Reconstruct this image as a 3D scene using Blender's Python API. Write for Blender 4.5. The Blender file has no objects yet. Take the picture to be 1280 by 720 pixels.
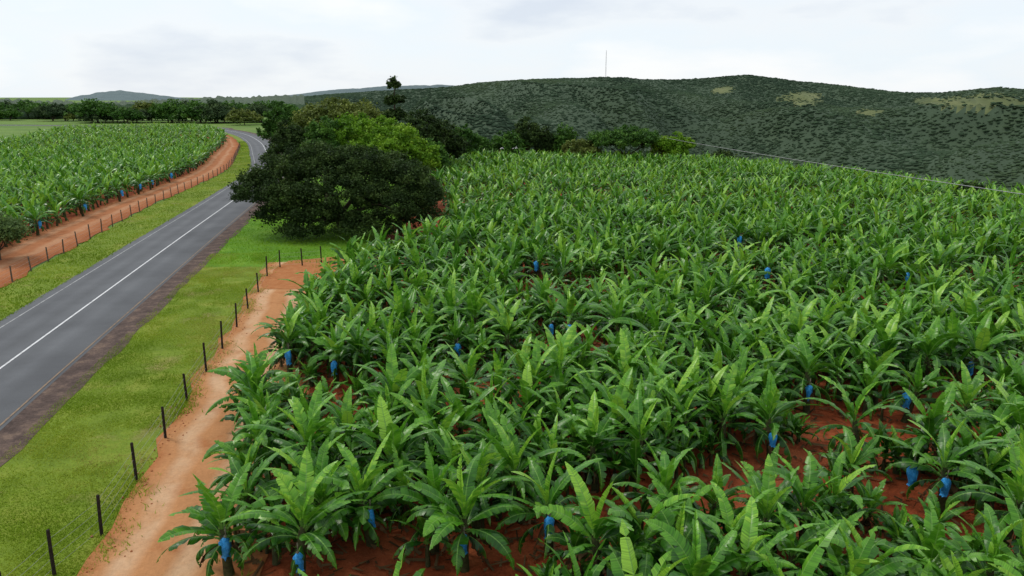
import bpy, math, random
import numpy as np
from mathutils import Vector
R = random.Random(11)
rng = np.random.default_rng(11)
PI = math.pi
scene = bpy.context.scene
COL = scene.collection

# ------------------------------------------------------------------ camera model
F = 914.0; TH = math.radians(14.7); CH = 13.0
cT, sT = math.cos(TH), math.sin(TH)
def ray(u, v):
    a = (u-640)/F; b = (360-v)/F
    return a, cT+b*sT, -sT+b*cT
def G(u, v, z=0.0):
    a, y, zz = ray(u, v); t = (z-CH)/zz
    return a*t, y*t
def at(u, v, Y):
    a, y, zz = ray(u, v); t = Y/y
    return a*t, Y, CH+zz*t
def proj(x, y, z):
    d = y*cT-(z-CH)*sT
    up = y*sT+(z-CH)*cT
    if d < .5: return -9999, -9999
    return 640+F*x/d, 360-F*up/d

# ------------------------------------------------------------------ noise
def _h(ix, iy, s):
    n = (ix.astype(np.int64)*374761393+iy.astype(np.int64)*668265263+s*1274126177) & 0x7fffffff
    n = ((n ^ (n >> 13))*1274126177) & 0x7fffffff
    return ((n ^ (n >> 16)) & 0xffff)/65535.0
def vn(x, y, s=0):
    x = np.asarray(x, float); y = np.asarray(y, float)
    ix = np.floor(x); iy = np.floor(y); fx = x-ix; fy = y-iy
    fx = fx*fx*(3-2*fx); fy = fy*fy*(3-2*fy)
    a = _h(ix, iy, s); b = _h(ix+1, iy, s); c = _h(ix, iy+1, s); d = _h(ix+1, iy+1, s)
    return (a*(1-fx)+b*fx)*(1-fy)+(c*(1-fx)+d*fx)*fy
def fbm(x, y, s=0, o=4):
    t = 0; a = .5
    for i in range(o):
        t = t+a*vn(x*2**i, y*2**i, s+i); a *= .5
    return t
def sm(t):
    t = np.clip(t, 0, 1); return t*t*(3-2*t)

# ------------------------------------------------------------------ terrain
def fdrop(D):
    return np.where(D < 0, 0, np.where(D < 30, .004*D*D, 3.6+.24*(D-30)))
def H(x, y):
    x = np.asarray(x, float); y = np.asarray(y, float)
    D1 = (y-(139-.23*x))/1.026
    D2 = .926*(x-30)+.38*(y-132)
    w = sm((x+70)/55)
    return np.maximum(-(w*fdrop(D1)+fdrop(D2)), -78)
def Hf(x, y): return float(H(x, y))

# ------------------------------------------------------------------ objects helpers
def mesh_np(name, V, Fc, uv=None, tint=None, mats=None, midx=None, smooth=False):
    V = np.asarray(V, np.float32); Fc = np.asarray(Fc, np.int32)
    k = Fc.shape[1]; m = Fc.shape[0]
    me = bpy.data.meshes.new(name)
    me.vertices.add(len(V)); me.vertices.foreach_set('co', V.ravel())
    me.loops.add(m*k); me.loops.foreach_set('vertex_index', Fc.ravel())
    me.polygons.add(m)
    me.polygons.foreach_set('loop_start', np.arange(0, m*k, k, dtype=np.int32))
    me.polygons.foreach_set('loop_total', np.full(m, k, np.int32))
    if midx is not None: me.polygons.foreach_set('material_index', np.asarray(midx, np.int32))
    me.polygons.foreach_set('use_smooth', np.full(m, smooth, bool))
    me.update(calc_edges=True)
    if uv is not None:
        l = me.uv_layers.new(name='UVMap')
        l.data.foreach_set('uv', np.asarray(uv, np.float32)[Fc.ravel()].ravel())
    if tint is not None:
        a = me.attributes.new('tint', 'FLOAT', 'FACE')
        a.data.foreach_set('value', np.asarray(tint, np.float32))
    for mt in (mats or []): me.materials.append(mt)
    return me
def link(name, me, parent=None):
    o = bpy.data.objects.new(name, me); COL.objects.link(o)
    if parent: o.parent = parent
    return o
def empty(name, loc=(0, 0, 0), rz=0, s=1):
    o = bpy.data.objects.new(name, None); COL.objects.link(o)
    o.location = loc; o.rotation_euler = (0, 0, rz); o.scale = (s, s, s); o.empty_display_size = .3
    return o
def tag(o, label, cat, group=None, kind=None):
    o['label'] = label; o['category'] = cat
    if group: o['group'] = group
    if kind: o['kind'] = kind
    return o
class MB:
    def __init__(s): s.v = []; s.f = []
    def tube(s, path, rad, n=6):
        b0 = len(s.v); P = [Vector(p) for p in path]
        for i, p in enumerate(P):
            d = (P[min(i+1, len(P)-1)]-P[max(i-1, 0)]).normalized()
            q = Vector((0, 0, 1)) if abs(d.z) < .9 else Vector((1, 0, 0))
            a = d.cross(q).normalized(); b = d.cross(a)
            r = rad[i] if isinstance(rad, (list, tuple)) else rad
            for k in range(n):
                t = 2*PI*k/n; s.v.append(tuple(p+a*math.cos(t)*r+b*math.sin(t)*r))
        for i in range(len(P)-1):
            for k in range(n):
                s.f.append((b0+i*n+k, b0+i*n+(k+1) % n, b0+(i+1)*n+(k+1) % n, b0+(i+1)*n+k))
        s.f.append(tuple(b0+k for k in range(n))); e = b0+(len(P)-1)*n
        s.f.append(tuple(e+n-1-k for k in range(n)))
    def box(s, c, d):
        b = len(s.v)
        for z in (-1, 1):
            for y in (-1, 1):
                for x in (-1, 1): s.v.append((c[0]+x*d[0]/2, c[1]+y*d[1]/2, c[2]+z*d[2]/2))
        for q in ((0, 2, 3, 1), (4, 5, 7, 6), (0, 1, 5, 4), (2, 6, 7, 3), (0, 4, 6, 2), (1, 3, 7, 5)):
            s.f.append(tuple(b+i for i in q))
    def mesh(s, name, mat, smooth=False):
        me = bpy.data.meshes.new(name); me.from_pydata(s.v, [], s.f)
        me.materials.append(mat)
        if smooth: me.polygons.foreach_set('use_smooth', [True]*len(me.polygons))
        me.update(); return me
    def build(s, name, mat, parent=None, smooth=False): return link(name, s.mesh(name, mat, smooth), parent)

# ------------------------------------------------------------------ materials
def newmat(name):
    m = bpy.data.materials.new(name); m.use_nodes = True
    nt = m.node_tree; nt.nodes.clear(); return m, nt
def N(nt, t, **kw):
    n = nt.nodes.new(t)
    for k, v in kw.items(): setattr(n, k, v)
    return n
def ramp(nt, stops):
    r = N(nt, 'ShaderNodeValToRGB'); e = r.color_ramp.elements
    while len(e) < len(stops): e.new(.5)
    for i, (p, c) in enumerate(stops):
        e[i].position = p; e[i].color = (c[0], c[1], c[2], 1)
    return r
def mixc(nt, fac, a, b, typ='MIX'):
    m = N(nt, 'ShaderNodeMix', data_type='RGBA', blend_type=typ)
    L = nt.links
    for sock, v in ((m.inputs[0], fac), (m.inputs[6], a), (m.inputs[7], b)):
        if isinstance(v, bpy.types.NodeSocket): L.new(v, sock)
        elif isinstance(v, (int, float)): sock.default_value = v
        else: sock.default_value = (v[0], v[1], v[2], 1)
    return m.outputs[2]
def math_(nt, op, a, b=None, c=None):
    m = N(nt, 'ShaderNodeMath', operation=op)
    for i, v in enumerate((a, b, c)):
        if v is None: continue
        if isinstance(v, bpy.types.NodeSocket): nt.links.new(v, m.inputs[i])
        else: m.inputs[i].default_value = v
    return m.outputs[0]
def noise(nt, vec, scale, detail=5, rough=.6):
    n = N(nt, 'ShaderNodeTexNoise'); n.inputs['Scale'].default_value = scale
    n.inputs['Detail'].default_value = detail; n.inputs['Roughness'].default_value = rough
    if vec: nt.links.new(vec, n.inputs['Vector'])
    return n.outputs[0]
def finish(nt, col, rough=.9, bump=None, bstr=.3, bdist=.05, spec=.3, trans=0):
    p = N(nt, 'ShaderNodeBsdfPrincipled'); o = N(nt, 'ShaderNodeOutputMaterial')
    if isinstance(col, bpy.types.NodeSocket): nt.links.new(col, p.inputs['Base Color'])
    else: p.inputs['Base Color'].default_value = (*col, 1)
    p.inputs['Roughness'].default_value = rough
    p.inputs['Specular IOR Level'].default_value = spec
    if bump:
        b = N(nt, 'ShaderNodeBump'); b.inputs['Strength'].default_value = bstr; b.inputs['Distance'].default_value = bdist
        nt.links.new(bump, b.inputs['Height']); nt.links.new(b.outputs[0], p.inputs['Normal'])
    if trans:
        t = N(nt, 'ShaderNodeBsdfTranslucent'); ms = N(nt, 'ShaderNodeMixShader'); ms.inputs[0].default_value = trans
        nt.links.new(col, t.inputs['Color'])
        nt.links.new(p.outputs[0], ms.inputs[1]); nt.links.new(t.outputs[0], ms.inputs[2]); nt.links.new(ms.outputs[0], o.inputs[0])
    else: nt.links.new(p.outputs[0], o.inputs[0])
def noisemat(name, stops, scale, rough=.9, big=None, bstr=.4, bdist=.05, fine=None, spec=.2, fr=(.78, 1.16)):
    m, nt = newmat(name); tc = N(nt, 'ShaderNodeTexCoord').outputs['Object']
    n1 = noise(nt, tc, scale, 6, .65)
    c = ramp(nt, stops); nt.links.new(n1, c.inputs[0]); col = c.outputs[0]
    if big:
        n2 = noise(nt, tc, big[0], 4); r2 = ramp(nt, [(big[2], (0, 0, 0)), (big[3], (1, 1, 1))]); nt.links.new(n2, r2.inputs[0])
        col = mixc(nt, r2.outputs[0], col, big[1])
    n3 = noise(nt, tc, fine or scale*4, 5, .7)
    f = ramp(nt, [(.3, (fr[0],)*3), (.7, (fr[1],)*3)]); nt.links.new(n3, f.inputs[0])
    col = mixc(nt, 1.0, col, f.outputs[0], 'MULTIPLY')
    finish(nt, col, rough, n3, bstr, bdist, spec); return m
def leafmat(name, stops, trans=.25, rough=.45, rib=None, spec=.4, sc=3.0, tip=None):
    m, nt = newmat(name)
    a = N(nt, 'ShaderNodeAttribute', attribute_name='tint').outputs['Fac']
    oi = N(nt, 'ShaderNodeObjectInfo').outputs['Random']
    tc = N(nt, 'ShaderNodeTexCoord').outputs['Object']
    n = noise(nt, tc, sc, 3)
    f = math_(nt, 'MULTIPLY_ADD', oi, .16, a)
    f = math_(nt, 'MULTIPLY_ADD', n, .35, f)
    f = math_(nt, 'SUBTRACT', f, .25)
    r = ramp(nt, stops); nt.links.new(f, r.inputs[0]); col = r.outputs[0]
    if rib:
        uv = N(nt, 'ShaderNodeUVMap').outputs[0]; s = N(nt, 'ShaderNodeSeparateXYZ'); nt.links.new(uv, s.inputs[0])
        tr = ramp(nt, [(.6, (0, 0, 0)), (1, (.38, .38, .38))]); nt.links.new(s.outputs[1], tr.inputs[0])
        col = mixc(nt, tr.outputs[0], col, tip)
        rr = ramp(nt, [(.03, (1, 1, 1)), (.10, (0, 0, 0))]); nt.links.new(s.outputs[0], rr.inputs[0])
        col = mixc(nt, rr.outputs[0], col, rib)
        w = N(nt, 'ShaderNodeTexNoise'); w.noise_dimensions = '1D'; w.inputs['Scale'].default_value = 45
        nt.links.new(s.outputs[1], w.inputs['W'])
        fr = ramp(nt, [(.3, (.72, .72, .72)), (.7, (1.2, 1.2, 1.2))]); nt.links.new(w.outputs[0], fr.inputs[0])
        col = mixc(nt, 1.0, col, fr.outputs[0], 'MULTIPLY')
    finish(nt, col, rough, spec=spec, trans=trans); return m

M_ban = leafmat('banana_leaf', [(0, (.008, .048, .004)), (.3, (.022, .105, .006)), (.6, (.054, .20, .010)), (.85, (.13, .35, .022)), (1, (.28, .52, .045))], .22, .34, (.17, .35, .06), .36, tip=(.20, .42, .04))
M_dry = leafmat('dry_leaf', [(0, (.05, .03, .014)), (1, (.19, .12, .055))], .1, .9, None, .1)
M_stem = noisemat('banana_stem', [(.3, (.03, .022, .012)), (.5, (.05, .06, .02)), (.7, (.09, .075, .034))], 4, .7)
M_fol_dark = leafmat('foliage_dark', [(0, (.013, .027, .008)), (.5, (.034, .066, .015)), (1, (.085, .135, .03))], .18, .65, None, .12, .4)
M_fol_mid = leafmat('foliage_mid', [(0, (.020, .060, .010)), (.5, (.055, .14, .019)), (1, (.13, .26, .038))], .2, .6, None, .15, .4)
M_fol_pale = leafmat('foliage_pale', [(0, (.045, .085, .025)), (.5, (.10, .165, .045)), (1, (.20, .28, .09))], .22, .6, None, .15, .4)
M_fol_bright = leafmat('foliage_bright', [(0, (.06, .15, .009)), (.5, (.14, .29, .016)), (1, (.28, .43, .035))], .25, .6, None, .15, .4)
M_fol_olive = leafmat('foliage_olive', [(0, (.06, .09, .018)), (.5, (.13, .17, .032)), (1, (.24, .28, .06))], .2, .6, None, .15, .4)
M_fol_haze = leafmat('foliage_far_hazed', [(0, (.030, .058, .026)), (.5, (.062, .105, .042)), (1, (.13, .18, .065))], .15, .8, None, .1, .2)  # distance haze put into the leaf colour: paler, greyer greens
M_grass = leafmat('grass_blades', [(0, (.13, .21, .013)), (.45, (.20, .31, .020)), (.75, (.31, .39, .035)), (1, (.44, .39, .12))], .3, .7, None, .05, .35)
M_lush = leafmat('lush_blades', [(0, (.09, .23, .012)), (.5, (.17, .36, .018)), (1, (.28, .44, .035))], .3, .7, None, .05, .35)
M_forest_haze = leafmat('forest', [(0, (.037, .060, .039)), (.5, (.048, .077, .045)), (.85, (.064, .096, .051)), (1, (.085, .115, .058))], 0, .95, None, .0, .15)  # forest greens lightened and blued to paint in distance haze
M_bark = noisemat('bark', [(.3, (.04, .03, .022)), (.7, (.12, .09, .065))], 3)
M_ground = noisemat('meadow_grass', [(.3, (.075, .145, .022)), (.5, (.115, .205, .032)), (.7, (.165, .25, .045))], .05, big=(.012, (.15, .2, .05), .5, .75), fine=1.5, bdist=.3)
M_hill_haze = noisemat('hill_cover_hazed', [(.3, (.046, .071, .043)), (.55, (.053, .083, .047)), (.75, (.066, .098, .052))], .02, fine=.12, bdist=2, fr=(.93, 1.06))  # haze painted into the slope colour, matched to the forest tone
M_clear = noisemat('hill_grass', [(.3, (.08, .105, .048)), (.5, (.125, .148, .06)), (.7, (.18, .188, .082))], .02, fine=.1, bdist=1)
M_farhill_haze = noisemat('far_hill_haze_tint', [(.3, (.085, .125, .135)), (.7, (.115, .16, .16))], .006, fine=.05, bdist=2)  # aerial haze painted as a pale bluish base colour
M_midridge = noisemat('bushy_ridge_cover', [(.3, (.045, .07, .045)), (.7, (.085, .12, .07))], .03, fine=.2, bdist=2)
M_soil = noisemat('red_soil', [(.3, (.17, .034, .010)), (.5, (.29, .060, .017)), (.7, (.38, .105, .036))], .5, big=(.15, (.35, .11, .045), .5, .75), fine=6, bstr=.9, bdist=.12)
M_verge = noisemat('verge_grass', [(.3, (.11, .17, .012)), (.5, (.155, .225, .017)), (.66, (.22, .255, .032))], .5, big=(.3, (.26, .20, .08), .58, .76), fine=9, bstr=.5, bdist=.04)
M_lush_turf = noisemat('lush_grass', [(.3, (.07, .17, .010)), (.5, (.11, .25, .013)), (.7, (.17, .30, .022))], .3, fine=6, bstr=.7, bdist=.06)  # bright green turf around the foot of the big tree

def trackmat(name, base, dark, rut):
    m, nt = newmat(name); tc = N(nt, 'ShaderNodeTexCoord').outputs['Object']
    uv = N(nt, 'ShaderNodeUVMap').outputs[0]; s = N(nt, 'ShaderNodeSeparateXYZ'); nt.links.new(uv, s.inputs[0])
    n1 = noise(nt, tc, .6, 7, .6)
    c = ramp(nt, [(.26, dark), (.44, base), (.7, tuple(x*1.12 for x in base))]); nt.links.new(n1, c.inputs[0]); col = c.outputs[0]
    wob = noise(nt, tc, .18, 2); ux = math_(nt, 'MULTIPLY_ADD', wob, .12, s.outputs[0]); ux = math_(nt, 'SUBTRACT', ux, .06)
    rr = ramp(nt, [(.12, (0, 0, 0)), (.19, (1, 1, 1)), (.26, (1, 1, 1)), (.33, (0, 0, 0)), (.47, (0, 0, 0)), (.54, (1, 1, 1)), (.61, (1, 1, 1)), (.68, (0, 0, 0))])
    nt.links.new(ux, rr.inputs[0])
    n2 = noise(nt, tc, .8, 4); k2 = ramp(nt, [(.32, (.3, .3, .3)), (.6, (.85, .85, .85))]); nt.links.new(n2, k2.inputs[0])
    k = math_(nt, 'MULTIPLY', rr.outputs[0], k2.outputs[0])
    col = mixc(nt, k, col, rut)
    er = ramp(nt, [(.0, (.7, .7, .7)), (.10, (0, 0, 0)), (.72, (0, 0, 0)), (.92, (.95, .95, .95))]); nt.links.new(ux, er.inputs[0])
    en = noise(nt, tc, 2.2, 5); e2 = ramp(nt, [(.3, (.4, .4, .4)), (.6, (1, 1, 1))]); nt.links.new(en, e2.inputs[0])
    ek = math_(nt, 'MULTIPLY', er.outputs[0], e2.outputs[0])
    col = mixc(nt, ek, col, dark)
    n3 = noise(nt, tc, 7, 6, .7)
    f = ramp(nt, [(.3, (.86, .86, .86)), (.7, (1.09, 1.09, 1.09))]); nt.links.new(n3, f.inputs[0])
    col = mixc(nt, 1.0, col, f.outputs[0], 'MULTIPLY')
    h = math_(nt, 'MULTIPLY_ADD', k, -1.2, n3)
    finish(nt, col, .95, h, .6, .07, .05); return m
M_track = trackmat('sandy_track', (.47, .225, .098), (.36, .12, .04), (.62, .40, .24))
M_track2 = trackmat('red_track', (.38, .155, .070), (.28, .09, .032), (.48, .26, .145))
def roadmat():
    m, nt = newmat('asphalt'); tc = N(nt, 'ShaderNodeTexCoord').outputs['Object']
    uv = N(nt, 'ShaderNodeUVMap').outputs[0]; s = N(nt, 'ShaderNodeSeparateXYZ'); nt.links.new(uv, s.inputs[0])
    n1 = noise(nt, tc, .25, 6, .6)
    c = ramp(nt, [(.3, (.095, .098, .105)), (.7, (.135, .14, .148))]); nt.links.new(n1, c.inputs[0]); col = c.outputs[0]
    rr = ramp(nt, [(.1, (1, 1, 1)), (.2, (.86, .86, .86)), (.3, (1.05, 1.05, 1.05)), (.4, (.86, .86, .86)), (.5, (1.03, 1.03, 1.03)), (.62, (.86, .86, .86)), (.72, (1.05, 1.05, 1.05)), (.82, (.86, .86, .86))])
    nt.links.new(s.outputs[0], rr.inputs[0]); col = mixc(nt, 1.0, col, rr.outputs[0], 'MULTIPLY')
    n3 = noise(nt, tc, 40, 4, .8); f = ramp(nt, [(.3, (.8, .8, .8)), (.7, (1.2, 1.2, 1.2))]); nt.links.new(n3, f.inputs[0])
    col = mixc(nt, 1.0, col, f.outputs[0], 'MULTIPLY')
    finish(nt, col, .8, n3, .3, .01, .2); return m
M_road = roadmat()
M_should = noisemat('brown_shoulder', [(.35, (.065, .043, .036)), (.5, (.10, .067, .055)), (.65, (.17, .115, .085))], 1.2, fine=9, bstr=.8, bdist=.04, fr=(.6, 1.3))
def paint(name, c, worn, lo=.35, hi=.5):
    m, nt = newmat(name); tc = N(nt, 'ShaderNodeTexCoord').outputs['Object']
    n = noise(nt, tc, 3, 6, .8); r = ramp(nt, [(lo, worn), (hi, c)]); nt.links.new(n, r.inputs[0])
    finish(nt, r.outputs[0], .6); return m
M_white = paint('white_road_paint', (.68, .68, .68), (.35, .35, .35))
M_white2 = paint('worn_white_paint', (.42, .42, .41), (.16, .16, .165), .4, .6)
M_yel = paint('worn_yellow_paint', (.26, .17, .09), (.13, .09, .07), .4, .6)
M_post = noisemat('creosoted_wood', [(.3, (.012, .009, .008)), (.7, (.045, .032, .025))], 6)
M_post2 = noisemat('weathered_wood', [(.3, (.06, .045, .035)), (.7, (.16, .12, .09))], 6)
M_wire = noisemat('galvanised_wire', [(.3, (.25, .24, .23)), (.7, (.4, .4, .4))], 6, .5)
M_cable = noisemat('cable_metal', [(.3, (.3, .3, .31)), (.7, (.4, .4, .41))], 1, .6)
M_steel = noisemat('mast_steel', [(.3, (.3, .3, .31)), (.7, (.45, .45, .46))], 1, .6)
M_roof = noisemat('pale_roof', [(.3, (.5, .5, .5)), (.7, (.65, .65, .64))], 2, .6)
M_wall = noisemat('plaster', [(.3, (.5, .48, .42)), (.7, (.6, .58, .5))], 2)
M_bag = noisemat('blue_plastic_bag', [(.3, (.010, .22, .62)), (.5, (.02, .37, .90)), (.7, (.14, .54, .97))], 9, .35, spec=.5, bstr=.8)
M_tie = noisemat('twine', [(.3, (.1, .09, .06)), (.7, (.2, .18, .12))], 9)

# ------------------------------------------------------------------ ground
rad = np.concatenate([np.arange(0, 270, 4.0), np.geomspace(275, 9000, 60)]); na = 200
ang = np.linspace(0, 2*PI, na, endpoint=False)
RR, AA = np.meshgrid(rad, ang, indexing='ij')
X = RR*np.sin(AA); Y = RR*np.cos(AA)
V = np.stack([X, Y, H(X, Y)], -1).reshape(-1, 3)
i = np.arange(len(rad)-1)[:, None]*na; j = np.arange(na)[None, :]; j2 = (j+1) % na
Fc = np.stack([i+j, i+na+j, i+na+j2, i+j2], -1).reshape(-1, 4)
Fc = Fc[:, ::-1]
g = link('ground', mesh_np('ground', V, Fc, mats=[M_ground], smooth=True)); g['kind'] = 'structure'

# road centre path
ctrl = [(-18, -20), (-19.9, 5), (-25.1, 33.8), (-31.0, 66.5), (-37.4, 102.6), G(339, 212), G(334, 192), G(325, 178), G(307, 168.5), G(278, 162.5), G(246, 159.5), (-228, 345), (-330, 352), (-440, 356)]
def catmull(P, step=1.5):
    out = []
    for k in range(1, len(P)-2):
        p0, p1, p2, p3 = [np.array(q, float) for q in P[k-1:k+3]]
        n = max(2, int(np.linalg.norm(p2-p1)/step))
        for m in range(n):
            t = m/n
            out.append(.5*((2*p1)+(-p0+p2)*t+(2*p0-5*p1+4*p2-p3)*t*t+(-p0+3*p1-3*p2+p3)*t**3))
    return np.array(out)
path = catmull(ctrl); dd = np.gradient(path, axis=0); dd /= np.linalg.norm(dd, axis=1)[:, None]
nor = np.stack([dd[:, 1], -dd[:, 0]], -1)
sarc = np.concatenate([[0], np.cumsum(np.linalg.norm(np.diff(path, axis=0), axis=1))])
def onpath(y, off):
    k = np.interp(y, path[:, 1], np.arange(len(path)))
    px = np.interp(k, np.arange(len(path)), path[:, 0]); py = np.interp(k, np.arange(len(path)), path[:, 1])
    nx = np.interp(k, np.arange(len(path)), nor[:, 0]); ny = np.interp(k, np.arange(len(path)), nor[:, 1])
    return px+nx*off, py+ny*off
def strip(name, A, B, y0, y1, nc, z, mat, ragA=0, ragB=0, seed=1, crown=0):
    sel = (path[:, 1] >= y0) & (path[:, 1] <= y1)
    P = path[sel]; Nn = nor[sel]; S = sarc[sel]
    a = A(P[:, 1]) if callable(A) else np.full(len(P), float(A))
    b = B(P[:, 1]) if callable(B) else np.full(len(P), float(B))
    a = a+ragA*(fbm(S*.5, S*0+.5, seed, 4)-.47)*2; b = b+ragB*(fbm(S*.5, S*0+7.5, seed+9, 4)-.47)*2
    t = np.linspace(0, 1, nc+1)
    off = a[:, None]*(1-t)+b[:, None]*t
    X = P[:, 0:1]+Nn[:, 0:1]*off; Y = P[:, 1:2]+Nn[:, 1:2]*off
    Z = H(X, Y)+z+crown*(1-(2*t-1)**2)[None, :]
    V = np.stack([X, Y, Z], -1).reshape(-1, 3)
    uv = np.stack([np.broadcast_to(t, X.shape), np.broadcast_to(S[:, None], X.shape)], -1).reshape(-1, 2)
    n = nc+1; i = np.arange(len(P)-1)[:, None]*n; j = np.arange(nc)[None, :]
    Fc = np.stack([i+j, i+j+1, i+n+j+1, i+n+j], -1).reshape(-1, 4)
    o = link(name, mesh_np(name, V, Fc, uv=uv, mats=[mat], smooth=True)); o['kind'] = 'structure'; return o
def edgeR(y):
    return np.interp(y, [0, 14, 18.9, 30, 44, 50, 57, 60, 64, 80, 90, 150, 200], [-4.6, -6.2, -8.9, -11.1, -12.8, -12.0, -10.8, -8.8, -6.4, -6.8, -9.5, -16, -22])
def fenceL(y): return -np.interp(y, [20, 50, 90, 130, 166, 200, 400], [6.5, 7.6, 9.0, 7.8, 6.8, 5.8, 5.4])
def fieldL(y): return -np.interp(y, [20, 50, 67, 90, 130, 166, 200, 240, 400], [13, 13.4, 13.6, 14.0, 12.8, 11.6, 9.8, 8.5, 8.5])
def limL(y): return np.interp(y, [48, 100, 149, 200, 260, 318], [64, 66, 56, 56, 52, 46])
strip('road', -3.95, 3.25, 0, 360, 10, .05, M_road, .12, 0, 2, .05)
strip('road_shoulder', 3.2, 4.75, 0, 360, 3, .045, M_should, 0, .35, 5)
strip('road_marking', -3.26, -3.17, 0, 360, 1, .075, M_white2)
strip('road_marking', -.06, .06, 0, 360, 1, .112, M_white)
strip('road_marking', 2.99, 3.08, 0, 360, 1, .07, M_yel)
strip('grass_verge', 4.3, 10.0, 0, 58, 8, .03, M_verge, 0, .5, 8)
strip('grass_verge', fenceL, -3.7, 0, 300, 6, .03, M_verge, .4, 0, 12)
strip('dirt_track', lambda y: 9.75+0*y, lambda y: 15.0+0*y, 0, 56, 10, .06, M_track, .7, .6, 14)
strip('dirt_track', lambda y: fieldL(y)-.8, lambda y: fenceL(y)-.2, 0, 290, 8, .06, M_track2, .5, .9, 17)
strip('field_soil', lambda y: fieldL(y)-limL(y)-1, lambda y: fieldL(y)-.2, 30, 308, 20, .04, M_soil)

def yrows(name, xa, xb, y0, y1, dy, nc, z, mat, rag=0, seed=0):
    ys = np.arange(y0, y1+.01, dy); t = np.linspace(0, 1, nc+1)
    a = xa(ys)+rag*(fbm(ys*.4, ys*0, seed)-.47)*2; b = xb(ys)+rag*(fbm(ys*.4, ys*0+5, seed)-.47)*2
    X = a[:, None]*(1-t)+b[:, None]*t; Y = np.broadcast_to(ys[:, None], X.shape)
    V = np.stack([X, Y, H(X, Y)+z], -1).reshape(-1, 3); n = nc+1
    i = np.arange(len(ys)-1)[:, None]*n; j = np.arange(nc)[None, :]
    Fc = np.stack([i+j, i+j+1, i+n+j+1, i+n+j], -1).reshape(-1, 4)
    o = link(name, mesh_np(name, V, Fc, mats=[mat], smooth=True)); o['kind'] = 'structure'; return o
yrows('field_soil', lambda y: edgeR(y)-.6, lambda y: edgeR(y)+140, -5, 175, 2.5, 60, .045, M_soil)
yrows('lush_grass', lambda y: onpath(y, 4.4)[0], lambda y: edgeR(y)-.8, 56.0, 130, 1.5, 10, .035, M_lush_turf, .3, 3)
yrows('bare_soil', lambda y: np.interp(y, [62, 68, 84, 90], [-8.0, -12.0, -12.5, -10.0]), lambda y: edgeR(y)+.8, 62, 90, 1, 5, .07, M_soil, .5, 4)
yrows('bare_soil', lambda y: np.interp(y, [49, 52, 58, 60], [-17.0, -18.3, -18.0, -14.0]), lambda y: edgeR(y)+.5, 49, 60, .6, 6, .075, M_track, .6, 6)

# ------------------------------------------------------------------ hills
def az_u(x, y): return 640+F*1.039*(x/np.maximum(y, 1))
rid = [(-300, 124), (200, 124), (300, 122), (400, 117), (440, 114), (500, 110), (560, 106), (600, 101), (650, 97), (700, 96), (755, 94), (800, 96), (850, 97), (900, 94), (935, 91), (965, 95), (1000, 100), (1080, 107), (1130, 112), (1180, 113), (1220, 108), (1250, 105), (1280, 108), (1400, 112), (1900, 118)]
ru = np.array([p[0] for p in rid], float); re_ = []
for u, v in rid:
    a, y, z = ray(u, v); re_.append(z/math.hypot(a, y))
re_ = np.array(re_)
def hillz(x, y):
    r = np.hypot(x, y); u = az_u(x, y)
    e = np.interp(u, ru, re_)
    Rr = 1350+130*np.sin(u*.008)
    t = np.clip((r-400)/(Rr-400), 0, 1)
    top = 13+Rr*e-3
    left = sm((u-300)/250); base = -46*left-2*(1-left)
    rg = 1-np.abs(2*fbm(x/200+y/620, y/560, 31, 3)-.95)*2.5
    z = base+(top-base)*t**1.15+(rg-.78)*88*np.sin(PI*t)**1.1*left
    z = z+(fbm(x/90, y/90, 5, 3)-.45)*12*np.clip(t*3, 0, 1)*(1-.6*t)
    z = np.minimum(z, 13+r*e-3+2*t)          # nearer spurs stay below the skyline ridge
    return np.where(r > Rr, top-(r-Rr)*.22+(fbm(x/90, y/90, 5, 3)-.45)*4.8, z)
# grassy clearings high on the slopes (direction, elevation and extent of each patch)
clr = [(1010, 123, 36, 9), (1228, 131, 56, 13), (1160, 126, 18, 5), (905, 112, 18, 5), (1090, 140, 20, 4)]
def clearing(x, y, z):
    r = np.hypot(x, y); d = y*cT-(z-CH)*sT; up = y*sT+(z-CH)*cT
    u = 640+F*x/d; v = 360-F*up/d; m = np.full(np.shape(x), 9.)
    for cu, cv, w, h in clr:
        q = np.hypot((u-cu)/w, (v-cv)/h)+(fbm(x/45, y/45, 77, 4)-.45)*1.8
        m = np.minimum(m, np.where(r > 700, q, 9))
    return m
phi = np.radians(np.linspace(-24, 50, 420)); rr = np.concatenate([np.linspace(395, 1600, 170), np.linspace(1640, 2200, 8)])
PP, RR = np.meshgrid(phi, rr, indexing='ij'); X = RR*np.sin(PP); Y = RR*np.cos(PP)
V = np.stack([X, Y, hillz(X, Y)], -1).reshape(-1, 3); n = len(rr)
i = np.arange(len(phi)-1)[:, None]*n; j = np.arange(n-1)[None, :]
Fc = np.stack([i+j, i+n+j, i+n+j+1, i+j+1], -1).reshape(-1, 4)
ctr = V[Fc].mean(1)
o = link('hills', mesh_np('hills', V, Fc, mats=[M_hill_haze, M_clear], midx=(clearing(ctr[:, 0], ctr[:, 1], ctr[:, 2]) < 1.05).astype(int), smooth=True)); o['kind'] = 'structure'

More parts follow.
